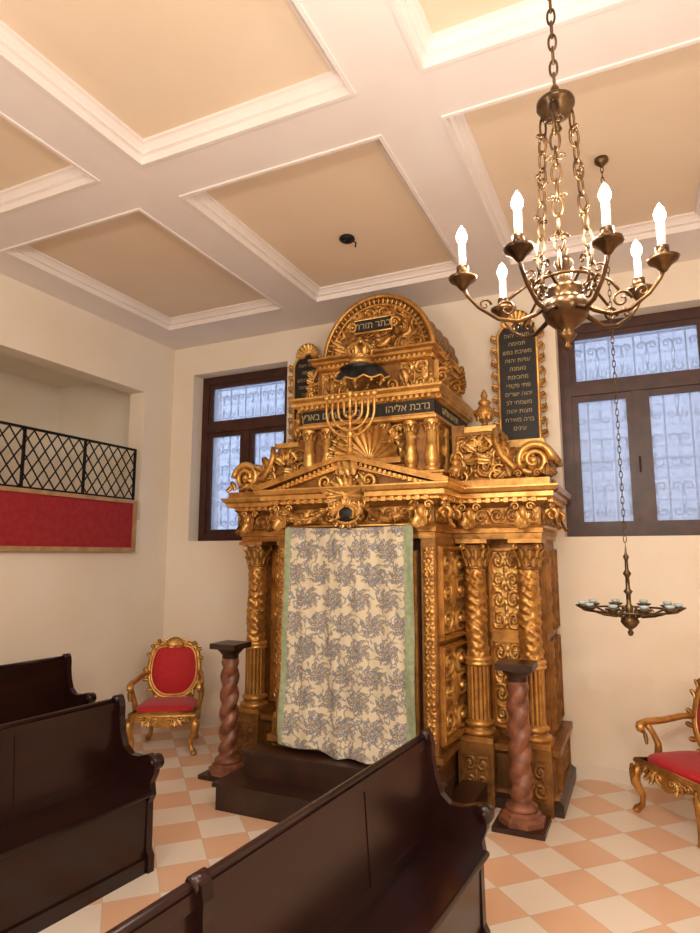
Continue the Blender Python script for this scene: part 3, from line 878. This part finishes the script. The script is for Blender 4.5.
# ------------------------------------------------------------------ gilt armchairs
def chair(x,y,rz,sc=1.0):
    root=empty('gilt_armchair',(x,y,0)); 
    A=T(x,y,0,rz=rz,s=sc)
    m=MB(); m.M=A
    zs=.345
    for sx in (-1,1):
        for fy,fw in ((-.25,.27),(.22,.21)):
            b=1 if fy<0 else -1
            pts=[(sx*(fw-.01),fy+.01*b,zs-.03),(sx*(fw+.02),fy-.02*b,zs-.09),(sx*(fw+.015),fy-.02*b,zs-.15),(sx*(fw-.02),fy+.005*b,.12),(sx*(fw-.015),fy,.06),(sx*(fw+.015),fy-.025*b,.025)]
            m.tube(pts,[.034,.04,.034,.021,.02,.026],10,0)
            m.ball((sx*(fw+.015),fy-.025*b,.022),.028,0,(1,1,.8))
            m.leaf(T(sx*(fw+.015),fy-.05*b,zs-.02,rx=pi),.12,.06,-.01,0)
    y0=-.26
    o=[(-.27,zs-.01),(-.27,zs-.06),(-.2,zs-.065),(-.12,zs-.085),(-.05,zs-.11),(0,zs-.125),(.05,zs-.11),(.12,zs-.085),(.2,zs-.065),(.27,zs-.06),(.27,zs-.01)]
    m.prism(o,y0,y0+.03,0)
    foliage(m,T(0,y0-.002,zs-.055),.46,.05,8,.045,1,seed=51)
    m.bx(-.24,.24,.2,.23,zs-.06,zs-.01,0)
    for sx in (-1,1):
        m.prism([(-.25,zs-.01),(-.25,zs-.06),(0,zs-.09),(.22,zs-.06),(.22,zs-.01)],-.015,.015,0,M=T(sx*.26,0,0,rz=pi/2))
    m.tube([(-.28,-.26,zs),(.28,-.26,zs),(.24,.23,zs),(-.24,.23,zs)],.022,8,0,closed=True)
    back=[]
    for i in range(48):
        a=2*pi*i/48
        ca,sa=cos(a),sin(a)
        px=.235*math.copysign(abs(ca)**.55,ca)*(1+.10*sa)-.012*sin(3*a)*ca
        pz=.225*math.copysign(abs(sa)**.66,sa)+.03*cos(2*a)*(1 if sa<0 else -.6)-.0
        back.append((px,pz))
    Bk=T(0,.235,.645,rx=-0.16)
    m.tube([(a,0,b) for a,b in back],.025,9,0,closed=True,M=Bk)
    m.tube([(a*.9,-.015,b*.9) for a,b in back],.009,6,1,closed=True,M=Bk)
    for i in range(0,48,3):
        a=back[i]; an=math.atan2(a[1],a[0])
        m.leaf(Bk@T(a[0],-.02,a[1])@Matrix.Rotation(pi/2-an+.6,4,'Y'),.07,.04,.02,1)
    for i in range(9):
        a=(i-4)*.32; m.leaf(Bk@T(0,-.015,.215)@Matrix.Rotation(a,4,'Y'),.11,.055,.03,1)
    for sx in (-1,1):
        m.scroll(Bk@T(sx*.075,-.015,.245,s=(sx,1,1)),.035,1.5,.012,1,tail=.05)
        m.scroll(Bk@T(sx*.18,-.01,.215,s=(sx,1,1)),.032,1.4,.012,1)
        m.tube([(sx*.15,.23,zs),(sx*.17,.235,zs+.06),(sx*.14,.245,zs+.12)],[.025,.028,.022],8,0)
        pts=[(sx*.225,.25,.62),(sx*.26,.14,.62),(sx*.30,.0,.59),(sx*.315,-.12,.585),(sx*.31,-.19,.57),(sx*.30,-.2,.54),(sx*.295,-.17,.525)]
        m.tube(pts,[.02,.022,.024,.026,.028,.022,.016],9,0)
        pts=[(sx*.27,-.08,zs),(sx*.30,-.05,.43),(sx*.315,-.08,.51),(sx*.31,-.13,.57)]
        m.tube(pts,[.03,.024,.02,.022],9,0)
        m.ball((sx*.305,-.19,.555),.032,1)
        m.leaf(T(sx*.315,-.13,.43),.12,.05,.02,1)
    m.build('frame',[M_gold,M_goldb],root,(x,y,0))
    m=MB(); m.M=A
    def cu(u,v):
        a=u*2*pi; ph=-pi/2+pi*v
        c=max(cos(ph),0)**0.45; 
        ca=math.copysign(abs(cos(a))**0.45,cos(a)); sa=math.copysign(abs(sin(a))**0.45,sin(a))
        return (.255*c*ca*(1-.05*sa),-.01+.235*c*sa,zs+.02+.045*math.copysign(abs(sin(ph))**.8,sin(ph)))
    m.grid(cu,48,16,0,True,True)
    def bp(u,v):
        i=u*48; i0=int(i)%48; i1=(i0+1)%48; f=i-int(i)
        a=back[i0][0]*(1-f)+back[i1][0]*f; b=back[i0][1]*(1-f)+back[i1][1]*f
        return (a*v*.93,-.045*(1-v**2.5)-.0,b*v*.93)
    m.grid(bp,48,10,0,True,True,M=Bk)
    m.grid(lambda u,v:(lambda p:(p[0],.012,p[2]))(bp(1-u,v)),48,4,0,True,True,M=Bk)
    m.build('upholstery',[M_red],root,(x,y,0))
chair(-3.83,4.48,math.radians(30),.95)
chair(0.25,4.64,math.radians(-50),.93)

# ------------------------------------------------------------------ chandeliers
def link_chain(m,p0,p1,L=0.05,r=0.004,w=0.014,mat=0):
    p0=Vector(p0);p1=Vector(p1);D=(p1-p0);n=max(1,int(D.length/(L*0.78)));d=D.normalized()
    q=d.to_track_quat('Z','Y').to_matrix().to_4x4()
    for i in range(n):
        c=p0+D*((i+.5)/n)
        M=Matrix.Translation(c)@q@Matrix.Rotation((i%2)*pi/2,4,'Z')
        pts=[(w*cos(2*pi*k/14),0,L*.5*sin(2*pi*k/14)) for k in range(14)]
        m.tube(pts,r,6,mat,closed=True,M=M)
def chandelier(x,y,dz=0,rot=0,power=9):
    root=empty('chandelier',(x,y,2.4+dz))
    m=MB(); m.M=T(x,y,dz,rz=rot)
    m.lathe([(0,ZP-dz),(.05,ZP-dz),(.05,ZP-.02-dz),(.02,ZP-.05-dz),(0,ZP-.06-dz)],(0,0,0),16,0)
    link_chain(m,(0,0,ZP-.05-dz),(0,0,2.91),0.05,.0035,.010)
    m.lathe([(0,2.92),(.008,2.915),(.014,2.90),(.01,2.89),(.034,2.88),(.050,2.866),(.050,2.853),(.038,2.845),(.04,2.83),(.014,2.815),(.008,2.80),(.014,2.785),(0,2.77)],(0,0,0),20,0)
    for k in range(3):
        a=2*pi*k/3+.5
        link_chain(m,(.042*cos(a),.042*sin(a),2.84),(.078*cos(a),.078*sin(a),2.36),.060,.0034,.012)
        for j in range(4):
            q=(j+.5)/4; r=.042+.036*q; z=2.84-.46*q
            for sg in (1,-1): m.scroll(T(r*cos(a),r*sin(a),z,rz=a+pi/2)@T(sg*.012,0,0,s=(sg,1,1)),.012,1.1,.003,0,boss=False,n=10)
    m.M=m.M@T(0,0,-.03)
    m.lathe([(0,2.195),(.006,2.20),(.011,2.208),(.005,2.217),(.014,2.225),(.024,2.238),(.014,2.25),(.032,2.262),(.05,2.28),(.060,2.305),(.055,2.325),(.034,2.342),(.044,2.355),(.042,2.368),(.02,2.382),(.015,2.41),(.026,2.43),(.02,2.445),(.008,2.455),(.013,2.47),(0,2.485)],(0,0,0),24,0)
    m.tube([(.078*cos(2*pi*i/24),.078*sin(2*pi*i/24),2.375) for i in range(24)],.0045,6,0,closed=True)
    angs=[(-137,.215),(-78,.185),(-24,.23),(20,.25),(67,.225),(115,.245),(177,.262)]
    bulbs=[]
    for a,R in angs:
        A=T(rz=math.radians(a+24.85))
        k=R/.235
        ctrl=[(.03,2.33),(.07,2.295),(.11,2.278),(.155,2.285),(.20,2.318),(.225,2.35),(.235,2.372)]
        m.tube([(r*k,0,z) for r,z in ctrl],[.0075,.0065,.0058,.0056,.0052,.0052,.006],8,0,M=A)
        m.scroll(A@T(.135*k,0,2.312),.024,1.3,.004,0,tail=.0,boss=False,n=18)
        m.scroll(A@T(.185*k,0,2.325,s=(-1,1,1)),.016,1.2,.0035,0,boss=False,n=14)
        m.tube([(.045,0,2.365),(.08,0,2.388),(.11,0,2.365),(.13*k,0,2.338)],.004,6,0,M=A)
        m.scroll(A@T(.085,0,2.405),.014,1.2,.003,0,boss=False,n=14)
        m.lathe([(.007,2.366),(.013,2.374),(.02,2.383),(.034,2.392),(.038,2.40),(.034,2.402),(.014,2.396),(.012,2.405),(.016,2.414),(.016,2.43),(.0,2.43)],(R,0,0),18,0,M=A)
        m.lathe([(.0095,2.42),(.0095,2.494),(.0,2.494)],(R,0,0),12,1,M=A)
        m.lathe([(.006,2.494),(.012,2.503),(.0145,2.516),(.010,2.53),(.0,2.546)],(R,0,0),12,2,M=A)
        w=m.M@A@Vector((R,0,2.575)); bulbs.append(w)
    m.build('frame',[M_bronze,M_candle,M_bulb],root,(x,y,2.4+dz))
    for w in bulbs:
        l=bpy.data.lights.new('bulb_light','POINT'); l.energy=power; l.color=(1,.925,.835); l.shadow_soft_size=.02
        o=bpy.data.objects.new('bulb_light',l); COL.objects.link(o); o.location=w
        o.parent=root; o.matrix_parent_inverse=root.matrix_basis.inverted()
chandelier(-.136,1.62,0,0,9)
chandelier(-1.82,-.56,0,.4,16)  # unseen chandelier added behind the camera to light the room
chandelier(1.6,-.56,0,.9,12)  # another unseen one, added for its light

# hanging oil lamp
m=MB(); hx,hy=-.070,3.72; m.M=T(hx,hy,0)
m.lathe([(0,ZP),(.04,ZP),(.04,ZP-.02),(.02,ZP-.04),(0,ZP-.06)],(0,0,0),16,0)
link_chain(m,(0,0,ZP-.05),(0,0,1.72),.045,.0026,.008)
m.M=m.M@T(0,0,-.02)
m.lathe([(0,1.24),(.01,1.245),(.016,1.26),(.008,1.275),(.03,1.29),(.048,1.315),(.04,1.34),(.015,1.355),(.02,1.37),(.02,1.40),(.012,1.41),(.012,1.46),(.024,1.475),(.012,1.49),(.01,1.55),(.022,1.57),(.01,1.59),(.008,1.64),(.016,1.66),(.006,1.68),(0,1.745)],(0,0,0),18,0)
for i in range(10):
    A=T(rz=2*pi*i/10)
    m.tube([(.02,0,1.36),(.08,0,1.345),(.15,0,1.355),(.22,0,1.38)],.0055,6,0,M=A)
    m.scroll(A@T(.10,0,1.37),.018,1.2,.004,0,boss=False,n=12)
    m.lathe([(0,1.375),(.012,1.378),(.034,1.392),(.04,1.398),(.034,1.4),(0,1.4)],(.235,0,0),14,0,M=A)
    m.lathe([(.016,1.4),(.024,1.41),(.022,1.418),(.0,1.418)],(.235,0,0),12,1,M=A)
m.tube([(.235*cos(2*pi*i/40),.235*sin(2*pi*i/40),1.378) for i in range(40)],.006,6,0,closed=True)
m.build('hanging_oil_lamp',[M_silver,M_oilglass])

# ------------------------------------------------------------------ light + world
w=bpy.data.worlds.new('World'); scene.world=w; w.use_nodes=True
bg=w.node_tree.nodes['Background']; bg.inputs[0].default_value=(0.68,0.80,1.0,1); bg.inputs[1].default_value=2.9
l=bpy.data.lights.new('fill_area_light','AREA'); l.energy=66; l.size=1.2; l.color=(1,.94,.86)  # added fill light behind the camera, no real fitting
o=bpy.data.objects.new('fill_area_light',l); COL.objects.link(o); o.location=(.2,-0.4,3.86)
o.rotation_euler=(math.radians(25),0,math.radians(15))

# ------------------------------------------------------------------ camera
c=bpy.data.cameras.new('camera'); cam=bpy.data.objects.new('camera',c); COL.objects.link(cam)
c.sensor_fit='VERTICAL'; c.sensor_height=24; c.lens=620/933*24; c.clip_start=.02
cam.location=(0,0,1.65)
cam.rotation_euler=(pi/2+math.radians(8.12),0,math.radians(24.85))
scene.camera=cam
